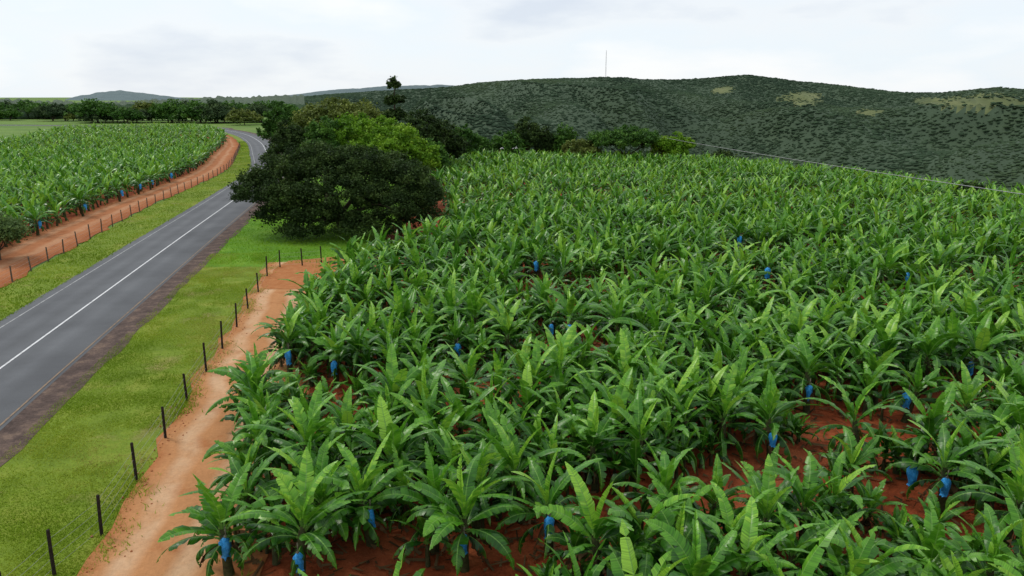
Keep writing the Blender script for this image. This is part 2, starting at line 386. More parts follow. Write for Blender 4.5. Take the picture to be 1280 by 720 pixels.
def farridge(name, pts, r, mat, seed, amp=2.2, fq=.08, z0=-8):
    us = np.linspace(pts[0][0], pts[-1][0], 260); vs = np.interp(us, [p[0] for p in pts], [p[1] for p in pts])
    vs = vs-(fbm(us*fq, us*0, seed, 4)-.45)*amp
    V = []
    for u, v in zip(us, vs):
        a, y, z = ray(u, v); h = math.hypot(a, y)
        x0, y0, top = a/h*r, y/h*r, CH+z/h*r
        for k, (f, q) in enumerate(((.72, 0), (.82, .45), (.92, .82), (1, 1), (1.15, .4), (1.3, 0))):
            zz = z0+(top-z0)*q+(fbm(np.array(u*.05), np.array(k*.9), seed+3, 3)-.45)*16*(0 < k < 3)*(r/3400)
            V.append((x0*f, y0*f, float(zz)))
    n = 6; Fc = [(a*n+b, a*n+n+b, a*n+n+b+1, a*n+b+1) for a in range(len(us)-1) for b in range(n-1)]
    o = link(name, mesh_np(name, V, Fc, mats=[mat], smooth=True)); o['kind'] = 'structure'
farridge('hills', [(20, 130), (70, 127), (95, 121), (120, 116), (150, 113), (180, 116), (215, 121), (260, 125), (300, 128)], 3400, M_farhill_haze, 3)
farridge('hills', [(290, 128), (340, 121), (400, 114), (450, 110), (500, 107), (548, 106), (600, 108), (660, 114)], 2600, M_farhill_haze, 8)
farridge('hills', [(-160, 123), (0, 124), (60, 126), (110, 128), (170, 126), (230, 123), (300, 121), (380, 120)], 900, M_midridge, 21, 7, .25, -3)

import bmesh
def ico(sub):
    bm = bmesh.new(); bmesh.ops.create_icosphere(bm, subdivisions=sub, radius=1)
    v = np.array([q.co[:] for q in bm.verts]); f = np.array([[q.index for q in p.verts] for p in bm.faces]); bm.free(); return v, f
ICO = {1: ico(1), 2: ico(2)}
def blobs(x, y, z, r, tint, seed, sub=2, lo=.62, hi=1.3, tj=.12, zs=.9):
    bv, bf = ICO[sub]
    g2 = np.random.default_rng(seed); n = len(x); k = len(bv)
    jit = g2.uniform(lo, hi, (n, k, 1))
    Vv = bv[None]*jit*r[:, None, None]*np.array([1, 1, zs])
    Vv = Vv+np.stack([x, y, z], -1)[:, None, :]
    Ff = bf[None]+(np.arange(n)*k)[:, None, None]
    T = np.repeat(tint, len(bf))+g2.uniform(-tj, tj, n*len(bf))
    return Vv.reshape(-1, 3), Ff.reshape(-1, 3), T
n = 140000
ph = rng.uniform(math.radians(-20), math.radians(41), n); r0 = np.sqrt(rng.uniform(410**2, 1480**2, n))
x = r0*np.sin(ph); y = r0*np.cos(ph)
zz = hillz(x, y); tt = np.hypot(x, y)
cl = clearing(x, y, zz)
keep = rng.random(n) < np.clip((cl-.55)/.6, .04, 1)
x, y, zz, tt = x[keep], y[keep], zz[keep], tt[keep]; n = len(x)
r = np.where(rng.random(n) < .12, rng.uniform(2.2, 3.4, n), rng.uniform(.9, 2.2, n))*(.75+.5*vn(x/60, y/60, 4))
tint = -.3+1.6*fbm(x/150, y/150, 9, 5)+rng.uniform(-.05, .08, n)
near = tt < 600
A1 = blobs(x[near], y[near], zz[near]-.2, r[near], tint[near], 5, 2, .55, 1.45, .04, .5)
A2 = blobs(x[~near], y[~near], zz[~near]-.2, r[~near]*1.15, tint[~near], 6, 1, .6, 1.4, .02, .34)
f = link('hillside_forest', mesh_np('hillside_forest', np.concatenate([A1[0], A2[0]]), np.concatenate([A1[1], A2[1]+len(A1[0])]), tint=np.concatenate([A1[2], A2[2]]), mats=[M_forest_haze], smooth=True))
tag(f, 'dark green bush and forest covering the long hills behind the plantation', 'forest', kind='stuff')
n = 7000; ph = rng.uniform(math.radians(-38), math.radians(-12), n); r0 = rng.uniform(520, 900, n)
x = r0*np.sin(ph); y = r0*np.cos(ph); r = rng.uniform(1.5, 4.2, n)
kk = fbm(x/60, y/60, 3, 3) > .36; x, y, r = x[kk], y[kk], r[kk]; n = len(x)
A1 = blobs(x, y, r*.5, r, .25+.5*vn(x/40, y/40, 5)+rng.uniform(0, .25, n), 8, 2)
f = link('far_bushland', mesh_np('far_bushland', A1[0], A1[1], tint=A1[2], mats=[M_forest_haze], smooth=True))
tag(f, 'low dark bushland along the left horizon below the far haze-blue hill', 'bushland', kind='stuff')

# ------------------------------------------------------------------ banana plants
def make_leaf(L, W, az, el0, droop, ns, sub, fold, base, seed, tornness=.5):
    q = random.Random(seed); V = []; Fq = []; UV = []; T = []
    rx, ry = math.cos(az), math.sin(az)
    r = np.array([rx, ry, 0]); t = np.array([-ry, rx, 0]); Z = np.array([0, 0, 1.])
    pet = .12; P = [np.array(base, float)]; TT = []; NN = []
    svals = [0, pet]+[pet+(1-pet)*(k+1)/ns for k in range(ns)]
    twist = q.uniform(-.9, .9); sidebend = q.uniform(-.55, .55)
    for k in range(len(svals)):
        s = svals[k]; e = el0-droop*s**1.3
        rr_ = r*math.cos(sidebend*s)+t*math.sin(sidebend*s)
        Tn = rr_*math.cos(e)+Z*math.sin(e); Nn = -rr_*math.sin(e)+Z*math.cos(e)
        sd = np.cross(Nn, Tn)
        c, s_ = math.cos(twist*s), math.sin(twist*s)
        TT.append(Tn); NN.append((Nn*c+sd*s_, -(sd*c-Nn*s_)))
        if k < len(svals)-1: P.append(P[-1]+Tn*(svals[k+1]-s)*L)
    w = .03 if sub > 1 else .045
    for k in (0, 1):
        Nn, sd = NN[k]
        for a, b in ((1, 0), (0, 1), (-1, 0), (0, -1)):
            V.append(P[k]+sd*a*w+Nn*b*w); UV.append((0, svals[k]))
    for a in range(4): Fq.append((a, (a+1) % 4, 4+(a+1) % 4, 4+a)); T.append(.5)
    for sg in (-1, 1):
        run = 0; jb = 0
        for k in range(1, len(svals)-1):
            s0 = (svals[k]-pet)/(1-pet); s1 = (svals[k+1]-pet)/(1-pet)
            def wd(s): return W/2*min(1, (s*4+.08)**.5)*max(0.02, 1-s**2.6)**.8
            if run <= 0:
                run = q.choice([1, 1, 2, 2, 3]) if q.random() < tornness+.15 else q.randint(3, 6)
                jb = q.uniform(-.85, .3)*(.25+tornness*1.4); st = True
                fwd = q.uniform(-.15, .5)
            else: st = False
            run -= 1; en = run <= 0
            row = []
            for (kk, ss, edge) in ((k, s0, st), (k+1, s1, en)):
                Nn, sd = NN[kk]; w_ = wd(ss)*(q.uniform(.88, 1.05))
                b1 = fold+jb*.5; b2 = fold+jb-.4
                d1 = sd*sg*math.cos(b1)+Nn*math.sin(b1); d2 = sd*sg*math.cos(b2)+Nn*math.sin(b2)
                fw = TT[kk]*w_*(.38+fwd*tornness)
                sh = TT[kk]*(L*(1-pet)/ns)*((.14+.34*tornness) if edge else 0)*(1 if kk == k else -1)
                p0 = P[kk]
                if sub > 1:
                    p1 = p0+d1*w_*.5+fw*.4; p2 = p1+d2*w_*.5+fw*.6+sh; row.append((p0, p1, p2, ss))
                else: row.append((p0, None, p0+d2*w_+fw+sh, ss))
            b = len(V); (a0, a1, a2, sa), (c0, c1, c2, sc) = row
            tv = q.uniform(-.12, .12)
            if sub > 1:
                V += [a0, a1, a2, c0, c1, c2]; UV += [(0, sa), (.5, sa), (1, sa), (0, sc), (.5, sc), (1, sc)]
                qs = [(b, b+1, b+4, b+3), (b+1, b+2, b+5, b+4)]
            else:
                V += [a0, a2, c0, c2]; UV += [(0, sa), (1, sa), (0, sc), (1, sc)]; qs = [(b, b+1, b+3, b+2)]
            if sg < 0: qs = [x_[::-1] for x_ in qs]
            Fq += qs; T += [tv]*len(qs)
    return np.array(V), np.array(Fq), np.array(UV), np.array(T)

def plant_arrays(seed, hs, nl, ns, sub, young=False, nsuck=2):
    q = random.Random(seed); leaves = []
    lean = (q.uniform(-.25, .25), q.uniform(-.25, .25)); base = (lean[0], lean[1], hs)
    wk = q.uniform(.88, 1.12); op = q.uniform(-6, 12); az0 = q.uniform(0, 6.28)
    for k in range(nl):
        f = k/(nl-1)
        az = az0+k*2.4+q.uniform(-.6, .6)
        el = math.radians(84-f*(64+op)+q.uniform(-18, 10)); dr = math.radians(34+f*90+q.uniform(-22, 40))
        L = (1.34+.76*math.sin(PI*min(1, f*.75+.25)))*q.uniform(.78, 1.18)*(.7 if young else 1)
        W = q.uniform(.35, .52)*wk*(.85 if young else 1)*(.7 if k == 0 else 1)
        fold = math.radians(34-f*66+q.uniform(-20, 16))
        if k == 0: fold = math.radians(64)
        torn = q.choice([.05, .3, .6, .9])*.5+.5*f
        v, fq, uv, t = make_leaf(L, W, az, el, dr, ns, sub, fold, (base[0], base[1], hs-f*.5), q.random(), torn)
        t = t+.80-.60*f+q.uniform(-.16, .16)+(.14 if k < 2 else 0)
        leaves.append((v, fq, uv, t))
    suck = []; stems = []
    for s_ in range(nsuck):
        a0 = q.uniform(0, 6.28); rr_ = q.uniform(.45, .9); sx, sy = math.cos(a0)*rr_, math.sin(a0)*rr_; sh = q.uniform(.3, 1.1)
        stems.append((sx, sy, sh))
        for k in range(6 if sub > 1 else 4):
            f = k/5; az = k*2.4+a0+q.uniform(-.4, .4)
            v, fq, uv, t = make_leaf(q.uniform(.95, 1.45), q.uniform(.3, .42), az, math.radians(84-f*48+q.uniform(-8, 8)), math.radians(30+f*80), max(4, ns*2//3), sub if sub == 1 else 2, math.radians(38-f*50), (sx, sy, sh), q.random(), .2+.4*f)
            suck.append((v, fq, uv, t+.48-.3*f+q.uniform(-.1, .1)))
    dry = []
    for k in range(q.choice([3, 4, 5])):
        v, fq, uv, t = make_leaf(q.uniform(1.0, 1.4), .3, q.uniform(0, 6.3), math.radians(-20), math.radians(66), max(4, ns//2), 1, -.9, (base[0], base[1], hs-.4), q.random(), .9)
        dry.append((v, fq, uv, t+q.uniform(.0, .6)))
    def stem(x0, y0, lx, ly, h0, sc, nsd):
        sv = []; sf = []; hh = [0, .25, .6, .85, 1.02]; rads = [.15, .13, .115, .10, .07]
        for a, (h_, r_) in enumerate(zip(hh, rads)):
            for b in range(nsd):
                an = 2*PI*b/nsd; rr_ = r_*sc*(1+.12*math.sin(b*3+a*2))
                sv.append((x0+lx*h_+math.cos(an)*rr_, y0+ly*h_+math.sin(an)*rr_, h0*h_-(.1 if a == 0 else 0)))
        for a in range(4):
            for b in range(nsd): sf.append((a*nsd+b, a*nsd+(b+1) % nsd, (a+1)*nsd+(b+1) % nsd, (a+1)*nsd+b))
        return np.array(sv), np.array(sf)
    nsd = 9 if sub > 1 else 5
    SV, SF = stem(0, 0, lean[0], lean[1], hs, 1, nsd)
    sstems = [stem(a, b, 0, 0, h, .55, 6) for a, b, h in stems] if sub > 1 else []
    return leaves, suck, dry, (SV, SF), sstems
def cat(parts):
    V = []; Fq = []; U = []; T = []; b = 0
    for v, f_, u_, t in parts:
        V.append(v); Fq.append(f_+b); U.append(u_); T.append(t); b += len(v)
    return np.concatenate(V), np.concatenate(Fq), np.concatenate(U), np.concatenate(T)
HI = []
NV = 17
for k in range(NV):
    young = k == NV-1
    lv, sk, dr, st, ss = plant_arrays(100+k, (.8 if young else 1.36+.13*(k % 4)), 18 if k % 2 else 15, 16, 2, young, 3 if k % 3 else 2)
    d = {}
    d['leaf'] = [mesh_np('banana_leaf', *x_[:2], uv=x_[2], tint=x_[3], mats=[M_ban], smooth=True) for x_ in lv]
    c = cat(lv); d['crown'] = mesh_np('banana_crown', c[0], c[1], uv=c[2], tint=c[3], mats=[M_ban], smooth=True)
    c = cat(dr); d['dry'] = mesh_np('dry_leaves', c[0], c[1], uv=c[2], tint=c[3], mats=[M_dry])
    z_ = [(s[0], s[1], np.zeros((len(s[0]), 2)), np.zeros(len(s[1]))) for s in ss]
    a = cat(sk+z_); nk = sum(len(q_[1]) for q_ in sk)
    mi = np.concatenate([np.zeros(nk), np.ones(len(a[1])-nk)])
    d['sucker'] = mesh_np('suckers', a[0], a[1], uv=a[2], tint=a[3], mats=[M_ban, M_stem], midx=mi, smooth=True)
    d['stem'] = mesh_np('pseudostem', st[0], st[1], mats=[M_stem], smooth=True)
    HI.append(d)
LO = {}
for lod, (nl, ns, nk_) in enumerate(((15, 9, 2), (11, 6, 0))):
    LO[lod] = []
    for k in range(10):
        lv, sk, dr, st, ss = plant_arrays(200+k, 1.36+.13*(k % 4), nl, ns, 1, False, nk_)
        L4 = cat(lv+sk); D4 = cat(dr)
        z0 = np.zeros((len(st[0]), 2))
        if lod == 0:
            a = cat([L4, D4, (st[0], st[1], z0, np.zeros(len(st[1])))])
            mi = np.concatenate([np.zeros(len(L4[1])), np.ones(len(D4[1])), np.full(len(st[1]), 2)])
        else:
            a = cat([L4, (st[0], st[1], z0, np.zeros(len(st[1])))])
            mi = np.concatenate([np.zeros(len(L4[1])), np.full(len(st[1]), 2)])
        LO[lod].append((a, mi))

dr_ = np.array([math.cos(math.radians(29)), math.sin(math.radians(29))]); nn_ = np.array([-dr_[1], dr_[0]])
PER = 11.6; G0 = 15.76
plants = []
def visible(x, y, m=70):
    h = Hf(x, y)
    for z in (0, 3.4):
        u, v = proj(x, y, h+z)
        if -m < u < 1280+m and v < 720+m*1.2: return True
    return False
for blk in range(-2, 16):
    if blk == 0: rows = [(.9, .86), (2.1, .12), (3.6, 0), (5.1, 0), (6.7, 0), (8.3, 0), (9.5, 0)]
    elif blk == -1: rows = [(.6, 0), (2.1, 0), (3.6, 0), (5.1, 0), (6.6, 0), (8.1, 0), (9.5, .12), (10.7, .72)]
    elif blk > 3: rows = [(2.2, 0), (3.7, 0), (5.2, 0), (6.7, 0), (8.2, 0)]
    elif blk > 0: rows = [(1.8, 0), (3.3, 0), (4.8, 0), (6.3, 0), (7.8, 0), (9.1, 0)]
    else: rows = [(1.3, 0), (2.9, 0), (4.5, 0), (6.1, 0), (7.7, 0), (9.3, 0)]
    for off, skip in rows:
        nval = G0+blk*PER+off
        s = -60+R.uniform(0, 2)
        while s < 150:
            s += R.uniform(1.3, 1.7)
            if R.random() < .03+skip and not (s < -1 and blk in (-1, 0) and R.random() < .7): continue
            wav = .45*math.sin(s*.11+blk*1.3)+.3*math.sin(s*.31+blk*2.1) if blk > 0 else 0
            p = nn_*(nval+R.uniform(-.28, .28)+wav)+dr_*s
            x_, y_ = p
            if y_ < 3 or y_ > 165: continue
            e = float(edgeR(y_))
            if x_ < e+.5: continue
            D1 = (y_-(139-.23*x_))/1.026; D2 = .926*(x_-30)+.38*(y_-132)
            if D1 > 14 or D2 > 16: continue
            if not visible(x_, y_): continue
            plants.append([x_, y_, 'R', blk])
ys_ = 17.0
while ys_ < 56:
    x_ = float(edgeR(ys_))+.7+R.uniform(-.45, .35)
    if all((x_-p[0])**2+(ys_-p[1])**2 > 1.2 for p in plants if p[2] == 'R' and abs(p[1]-ys_) < 3): plants.append([x_, ys_, 'R', -9])
    ys_ += R.uniform(1.4, 1.9)
y_ = 48.0
while y_ < 304:
    step = 1.7 if y_ < 170 else 2.4
    fx = float(fieldL(y_)); off = fx-.9
    lim = float(limL(y_))
    while off > fx-lim:
        if R.random() > .03:
            px_, py_ = onpath(y_+R.uniform(-.4, .4), off+R.uniform(-.4, .4))
            if visible(float(px_), float(py_), 40): plants.append([float(px_), float(py_), 'L', 0])
        off -= step*1.05
    y_ += step

BAGS = [
 (373, 703, 'bright blue bunch bag at the bottom edge, on the corner plant by the sandy track', 'at the bottom-edge track corner'),
 (283, 684, 'blue bunch bag half hidden low in the leftmost plant beside the sandy track', 'leftmost by the sandy track'),
 (463, 648, 'deep blue bunch bag hanging between the corner plants, right of the bottom-left corner', 'just inside the bottom-left corner'),
 (580, 679, 'large bright blue bunch bag hanging over red soil near the bottom centre', 'near the bottom centre'),
 (687, 658, 'blue bunch bag left of the bare red soil row in the foreground', 'left of the foreground soil row'),
 (966, 549, 'bright blue bunch bag at the right end of the bare red soil row', 'at the right end of the soil row'),
 (1140, 594, 'blue bunch bag in the foreground block at lower right', 'in the foreground block at lower right'),
 (1182, 608, 'dark blue bunch bag nearest the lower right corner', 'nearest the lower right corner'),
 (1011, 490, 'blue bunch bag in shade behind the soil row, right of centre', 'in shade right of centre'),
 (1134, 500, 'blue bunch bag behind the soil row near the right side', 'behind the soil row on the right'),
 (1213, 460, 'small blue bunch bag close to the right edge of the photo', 'close to the right edge'),
 (361, 446, 'blue bunch bag on the plant jutting out over the upper track', 'jutting over the upper track'),
 (418, 459, 'blue bunch bag just right of the one over the upper track', 'second in from the upper track'),
 (572, 437, 'blue bunch bag shining in the left middle of the field', 'in the left middle of the field'),
 (689, 411, 'left one of two blue bunch bags side by side in mid field', 'left of the mid-field pair'),
 (712, 413, 'right one of two blue bunch bags side by side in mid field', 'right of the mid-field pair'),
 (670, 332, 'small bright blue bunch bag high in the centre, farther back', 'high in the centre'),
 (960, 341, 'tiny blue bunch bag in the back half of the field, right of centre', 'in the back half right of centre'),
 (1134, 347, 'tiny blue bunch bag in the back half of the field near the right edge', 'in the back half near the right edge'),
 (925, 301, 'farthest blue bunch bag in the right field', 'farthest back in the right field'),
 (50, 284, 'blue bunch bag nearest the left edge, beside the red track', 'nearest the left edge of the photo'),
 (106, 229, 'blue bunch bag on the left field edge, leftmost of the group above the track', 'leftmost over the red track'),
 (153, 231, 'blue bunch bag above the red track, second of its group', 'second over the red track'),
 (175, 229, 'blue bunch bag above the red track, middle of its group', 'third over the red track'),
 (190, 219, 'blue bunch bag above the red track, fourth of its group', 'fourth over the red track'),
 (214, 212, 'blue bunch bag farthest up the red track', 'farthest up the red track')]
bagpos = []
for u, v, lab, short in BAGS:
    side = 'L' if u < 260 and v < 300 else 'R'
    zb = 1.15
    x_, y_ = G(u, v, zb)
    if side == 'R' and math.hypot(x_, y_) > 42: zb = 1.6; x_, y_ = G(u, v, zb)
    if side == 'L':
        best = None
        for yy in np.arange(50, 190, .5):
            ex, ey = onpath(yy, float(fieldL(yy))+.25)
            du = abs(proj(float(ex), float(ey), 1.2)[0]-u)
            if best is None or du < best[0]: best = (du, float(ex), float(ey))
        x_, y_ = best[1], best[2]
    d = math.hypot(x_, y_); ux, uy = x_/d, y_/d
    P0 = (x_+ux*.38, y_+uy*.38) if side == 'R' else (x_-.45, y_+.1)
    slope = (CH-zb)/d; back = min(7.5, max(2.4, (2.7-zb)/slope+.7))
    new = []
    for p in plants:
        rx_, ry_ = p[0]-x_, p[1]-y_
        al = rx_*ux+ry_*uy; la = abs(rx_*uy-ry_*ux)
        if math.hypot(p[0]-P0[0], p[1]-P0[1]) < 1.05: continue
        if -back < al < .2 and la < (1.1 if al > -3 else .65) and len(p) < 5 and side == 'R':
            if al > -.9: continue
            if p[3] != 99: p = [p[0], p[1], p[2], 99]     # becomes a low young plant
        new.append(p)
    plants = new
    plants.append([P0[0], P0[1], side, 50, short, (x_, y_), lab])
    bagpos.append((x_, y_, Hf(x_, y_)+zb-.4, lab, d))

def area(p):
    h = Hf(p[0], p[1]); u, v = proj(p[0], p[1], h+2.0)
    d = math.hypot(p[0], p[1]); out = (u < 0 or u > 1280 or v > 722)
    return d+(1000 if out else 0)
plants.sort(key=area)
special = [p for p in plants if len(p) > 4]
rest = [p for p in plants if len(p) == 4]
heroes = special+rest[:300-len(special)]
others = rest[300-len(special):]
# plants just outside the frame in the foreground keep full detail in the merged mass
ORD = ['first', 'second', 'third', 'fourth', 'fifth', 'sixth', 'seventh']
POSTN = ['first', 'second', 'third', 'fourth', 'fifth', 'sixth', 'seventh', 'eighth', 'ninth', 'tenth', 'eleventh', 'twelfth', 'thirteenth']
def plabel(p, tall, vi):
    u, v = proj(p[0], p[1], Hf(p[0], p[1])+1.5)
    if len(p) > 4: return 'banana plant carrying the blue bag '+p[4]
    kind = 'low young' if vi == NV-1 else ('tall' if tall > 1.0 else ('short' if tall < .86 else 'leafy green'))
    if p[2] == 'L': return kind+' banana plant in the field left of the road, near the red track'
    if p[0] < edgeR(p[1])+1.9 and p[1] < 56:
        k = min(12, max(0, int(round((p[1]-17)/3.22))))
        return kind+' edge banana plant on the sandy track opposite the %s fence post' % POSTN[k]
    b = (-.4848*p[0]+.8746*p[1]-G0)/PER
    bi = min(6, max(0, int(math.floor(b))+1))
    hz = ['at the far left', 'left of centre', 'in the centre', 'right of centre', 'at the far right'][min(4, max(0, int(u/256)))]
    bb = {0: 'in front of the bare soil row'}.get(bi, 'in the %s block behind the soil row' % ORD[bi-1])
    return '%s banana plant %s, %s' % (kind, bb, hz)
for idx, p in enumerate(heroes):
    vi = R.randrange(NV-1) if (R.random() > .05 or len(p) > 4) else NV-1
    sc = R.uniform(.78, 1.08) if len(p) == 4 else R.uniform(.96, 1.06); d = math.hypot(p[0], p[1])
    if p[3] == 99: vi = NV-1; sc = R.uniform(.65, .8)
    root = empty('banana_plant', (p[0], p[1], Hf(p[0], p[1])+.04), R.uniform(0, 6.28), sc)
    tag(root, plabel(p, sc, vi), 'banana plant', 'banana plants left of the road' if p[2] == 'L' else 'banana plants of the big field right of the road')
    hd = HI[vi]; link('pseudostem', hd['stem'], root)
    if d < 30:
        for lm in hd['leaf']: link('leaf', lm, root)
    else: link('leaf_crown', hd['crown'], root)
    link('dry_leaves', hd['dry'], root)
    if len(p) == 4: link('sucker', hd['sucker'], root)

def bake(name, pts, lodf, seed):
    g3 = random.Random(seed); V = []; Fq = []; U = []; T = []; MI = []; b = 0
    for p in pts:
        (v, f_, u_, t), mi = LO[lodf(p)][g3.randrange(10)]
        a = g3.uniform(0, 6.28); s = g3.uniform(.8, 1.1)*(.5 if p[3] == 99 else 1); c, sn = math.cos(a), math.sin(a)
        w = np.empty_like(v); w[:, 0] = (v[:, 0]*c-v[:, 1]*sn)*s+p[0]; w[:, 1] = (v[:, 0]*sn+v[:, 1]*c)*s+p[1]; w[:, 2] = v[:, 2]*s+Hf(p[0], p[1])
        V.append(w); Fq.append(f_+b); U.append(u_); T.append(t+g3.uniform(-.14, .14)); MI.append(mi); b += len(v)
    me = mesh_np(name, np.concatenate(V), np.concatenate(Fq), uv=np.concatenate(U), tint=np.concatenate(T), mats=[M_ban, M_dry, M_stem], midx=np.concatenate(MI))
    return link(name, me)
lodf = lambda p: 0 if math.hypot(p[0], p[1]) < 80 else 1
o = bake('banana_plants_beyond', [p for p in others if p[2] == 'R'], lodf, 1)
tag(o, 'mass of banana plants filling the back of the big field right of the road', 'banana plants', kind='stuff')
o = bake('banana_plants_beyond', [p for p in others if p[2] == 'L'], lodf, 2)
tag(o, 'mass of banana plants in the long field left of the road', 'banana plants', kind='stuff')
print('PLANTS', len(plants), len(heroes), len(others), 'hero max', max(area(p) for p in heroes if len(p) == 4))

def bag_meshes(seed):
    q = random.Random(seed); n = 14; prof = [(.0, .045), (.06, .05), (.12, .12), (.25, .19), (.45, .21), (.65, .19), (.82, .16), (.92, .14), (1, .17)]
    V = []; Fq = []; bx, by = q.uniform(-.06, .06), q.uniform(-.06, .06); sq = q.uniform(.75, 1)
    for i_, (h_, r_) in enumerate(prof):
        for k in range(n):
            a = 2*PI*k/n; rr_ = r_*(1+.2*math.sin(k*2.5+i_)+q.uniform(-.14, .14))
            V.append((math.cos(a)*rr_*sq+bx*h_, math.sin(a)*rr_+by*h_, .85*(.5-h_)+q.uniform(-.02, .02)*(4 if i_ == len(prof)-1 else 1)))
    for i_ in range(len(prof)-1):
        for k in range(n): Fq.append((i_*n+k, (i_+1)*n+k, (i_+1)*n+(k+1) % n, i_*n+(k+1) % n))
    return mesh_np('bag_sleeve', V, Fq, mats=[M_bag], smooth=True)
bms = [bag_meshes(k) for k in range(8)]
t_ = MB(); t_.tube([(0, 0, .38), (0, 0, .43)], .06, 8); t_.tube([(0, 0, .42), (.02, .05, .55), (.02, .22, .66)], .03, 6); tie = t_.mesh('tie', M_tie)
for k, (x_, y_, z_, lab, d) in enumerate(bagpos):
    b = empty('bunch_bag', (x_, y_, z_+.42), math.atan2(-x_, y_), (.76 if d < 40 else .92)*R.uniform(.88, 1.12))
    tag(b, lab, 'banana bag', 'blue bags over banana bunches')
    link('bag_sleeve', bms[k % 8], b); link('stalk_tie', tie, b)

# ------------------------------------------------------------------ fences
def fence(name, pts, rP, hP, mat, label, wires=(.25, .55, .85, 1.15), seed=0):
    q = random.Random(seed)
    e = empty(name, (0, 0, 0)); tag(e, label, 'fence')
    vm = []
    for k in range(4):
        m = MB(); lx, ly = q.uniform(-.06, .06), q.uniform(-.06, .06)
        m.tube([(0, 0, -.2), (lx*.5, ly*.5, hP*.5), (lx, ly, hP-.02), (lx, ly, hP)], [rP, rP*.97, rP*.92, rP*.7], 8); vm.append(m.mesh('post', mat))
    for (x_, y_) in pts:
        p = link('post', vm[q.randrange(4)], e); p.location = (x_, y_, 0); p.rotation_euler = (0, 0, q.uniform(0, 6.28)); p.scale = (1, 1, q.uniform(.9, 1.06))
    for w in wires:
        m = MB(); pa = []
        for (a, b) in zip(pts[:-1], pts[1:]):
            pa.append((a[0], a[1], w)); pa.append(((a[0]+b[0])/2, (a[1]+b[1])/2, w-.02))
        pa.append((pts[-1][0], pts[-1][1], w)); m.tube(pa, .005, 4); m.build('wire', M_wire, e)
    return e
pts = []
for (u, v) in [(10, 775), (68, 720), (127, 670), (171, 602), (207, 549), (234, 503), (258, 466), (278, 437), (296, 410), (310, 387), (323, 366), (334, 346)]:
    pts.append(G(u, v))
pts += [G(350, 335), G(378, 333), G(402, 331)]
fence('wire_fence', pts, .054, 1.5, M_post, 'dark post and wire fence between the grass verge and the sandy track', seed=3)
pts = []; yy = 36.0
while yy < 200:
    a, b = onpath(yy, float(fenceL(yy))); pts.append((float(a), float(b))); yy += 3.3
fence('wire_fence', pts, .055, 1.35, M_post2, 'weathered post and wire fence along the red track left of the road', seed=5)

# ------------------------------------------------------------------ grass, litter
def blades(name, x, y, hmin, hmax, wmin, wmax, mat, label, cat_, tb=.5, seed=0):
    g4 = np.random.default_rng(seed); n = len(x)
    h = g4.uniform(hmin, hmax, n)*(.6+.8*vn(x*.8, y*.8, 3)); w = g4.uniform(wmin, wmax, n)/2; a = g4.uniform(0, 2*PI, n)
    lx = g4.normal(0, .6, n)*h; ly = g4.normal(0, .6, n)*h; z = H(x, y)+.02
    A = np.stack([x-np.cos(a)*w, y-np.sin(a)*w, z], -1); B = np.stack([x+np.cos(a)*w, y+np.sin(a)*w, z], -1); C = np.stack([x+lx, y+ly, z+h], -1)
    V = np.stack([A, B, C], 1).reshape(-1, 3); Fc = np.arange(3*n).reshape(-1, 3)
    T = tb+1.5*(fbm(x*.2, y*.2, 6, 5)-.47)+g4.uniform(-.08, .1, n)
    o = link(name, mesh_np(name, V, Fc, tint=T, mats=[mat])); tag(o, label, cat_, kind='stuff'); return o
n = 170000; yy = 14+46*rng.random(n)**1.4; off = rng.uniform(4.3, 10.1, n); x, y = onpath(yy, off)
edge_ = 1-np.abs((off-7.2)/2.9)
dens = fbm(x*.5, y*.5, 21, 4)+.22*np.minimum(edge_, .5); k = rng.random(n) < .2+.8*sm((dens-.36)/.17); x, y = x[k], y[k]
blades('grass', x, y, .025, .08, .02, .05, M_grass, 'short yellow-green grass on the verge right of the road', 'grass', .48, 1)
n = 30000; yy = 32+190*rng.random(n)**1.5; off = -3.75-rng.random(n)*(-fenceL(yy)-3.7); x, y = onpath(yy, off)
blades('grass', x, y, .06, .18, .04, .09, M_grass, 'grass strip between the road and the left fence', 'grass', .36, 2)
n = 36000; yy = rng.uniform(57, 115, n); xa = onpath(yy, 4.6)[0]; xb = edgeR(yy)-.9; xb = np.where((yy > 64) & (yy < 88), np.minimum(xb, -12.6), xb); x = xa+(xb-xa)*rng.random(n)
blades('grass', x, yy, .05, .16, .04, .1, M_lush, 'lush bright grass around the foot of the big dark tree', 'grass', .5, 3)
n = 9000; yy = rng.uniform(13, 54, n); off = np.where(rng.random(n) < .75, rng.normal(9.9, .4, n), rng.normal(13.8, .4, n)); x, y = onpath(yy, off)
k = fbm(x*.7, y*.7, 41, 3) > .44
blades('weeds', x[k], y[k], .06, .24, .03, .07, M_grass, 'scattered dry weeds along the edges of the sandy track', 'weeds', .75, 4)
n = 9000; y = 12+55*rng.random(n)**1.3; x = edgeR(y)+.6+rng.random(n)*(y*1.1+12)
a = rng.uniform(0, 2*PI, n); L_ = rng.uniform(.06, .34, n); W_ = rng.uniform(.02, .06, n); z = H(x, y)+.07
ca, sa = np.cos(a), np.sin(a)
V = np.stack([np.stack([x+ca*L_*p_-sa*W_*q_, y+sa*L_*p_+ca*W_*q_, z+rng.uniform(0, .1, n)], -1) for p_, q_ in ((-1, -1), (1, -.6), (1, .6), (-1, 1))], 1).reshape(-1, 3)
o = link('leaf_litter', mesh_np('leaf_litter', V, np.arange(4*n).reshape(-1, 4), tint=rng.uniform(0, .8, n), mats=[M_dry]))
tag(o, 'dry brown banana leaf litter lying on the red soil between the rows', 'leaf litter', kind='stuff')
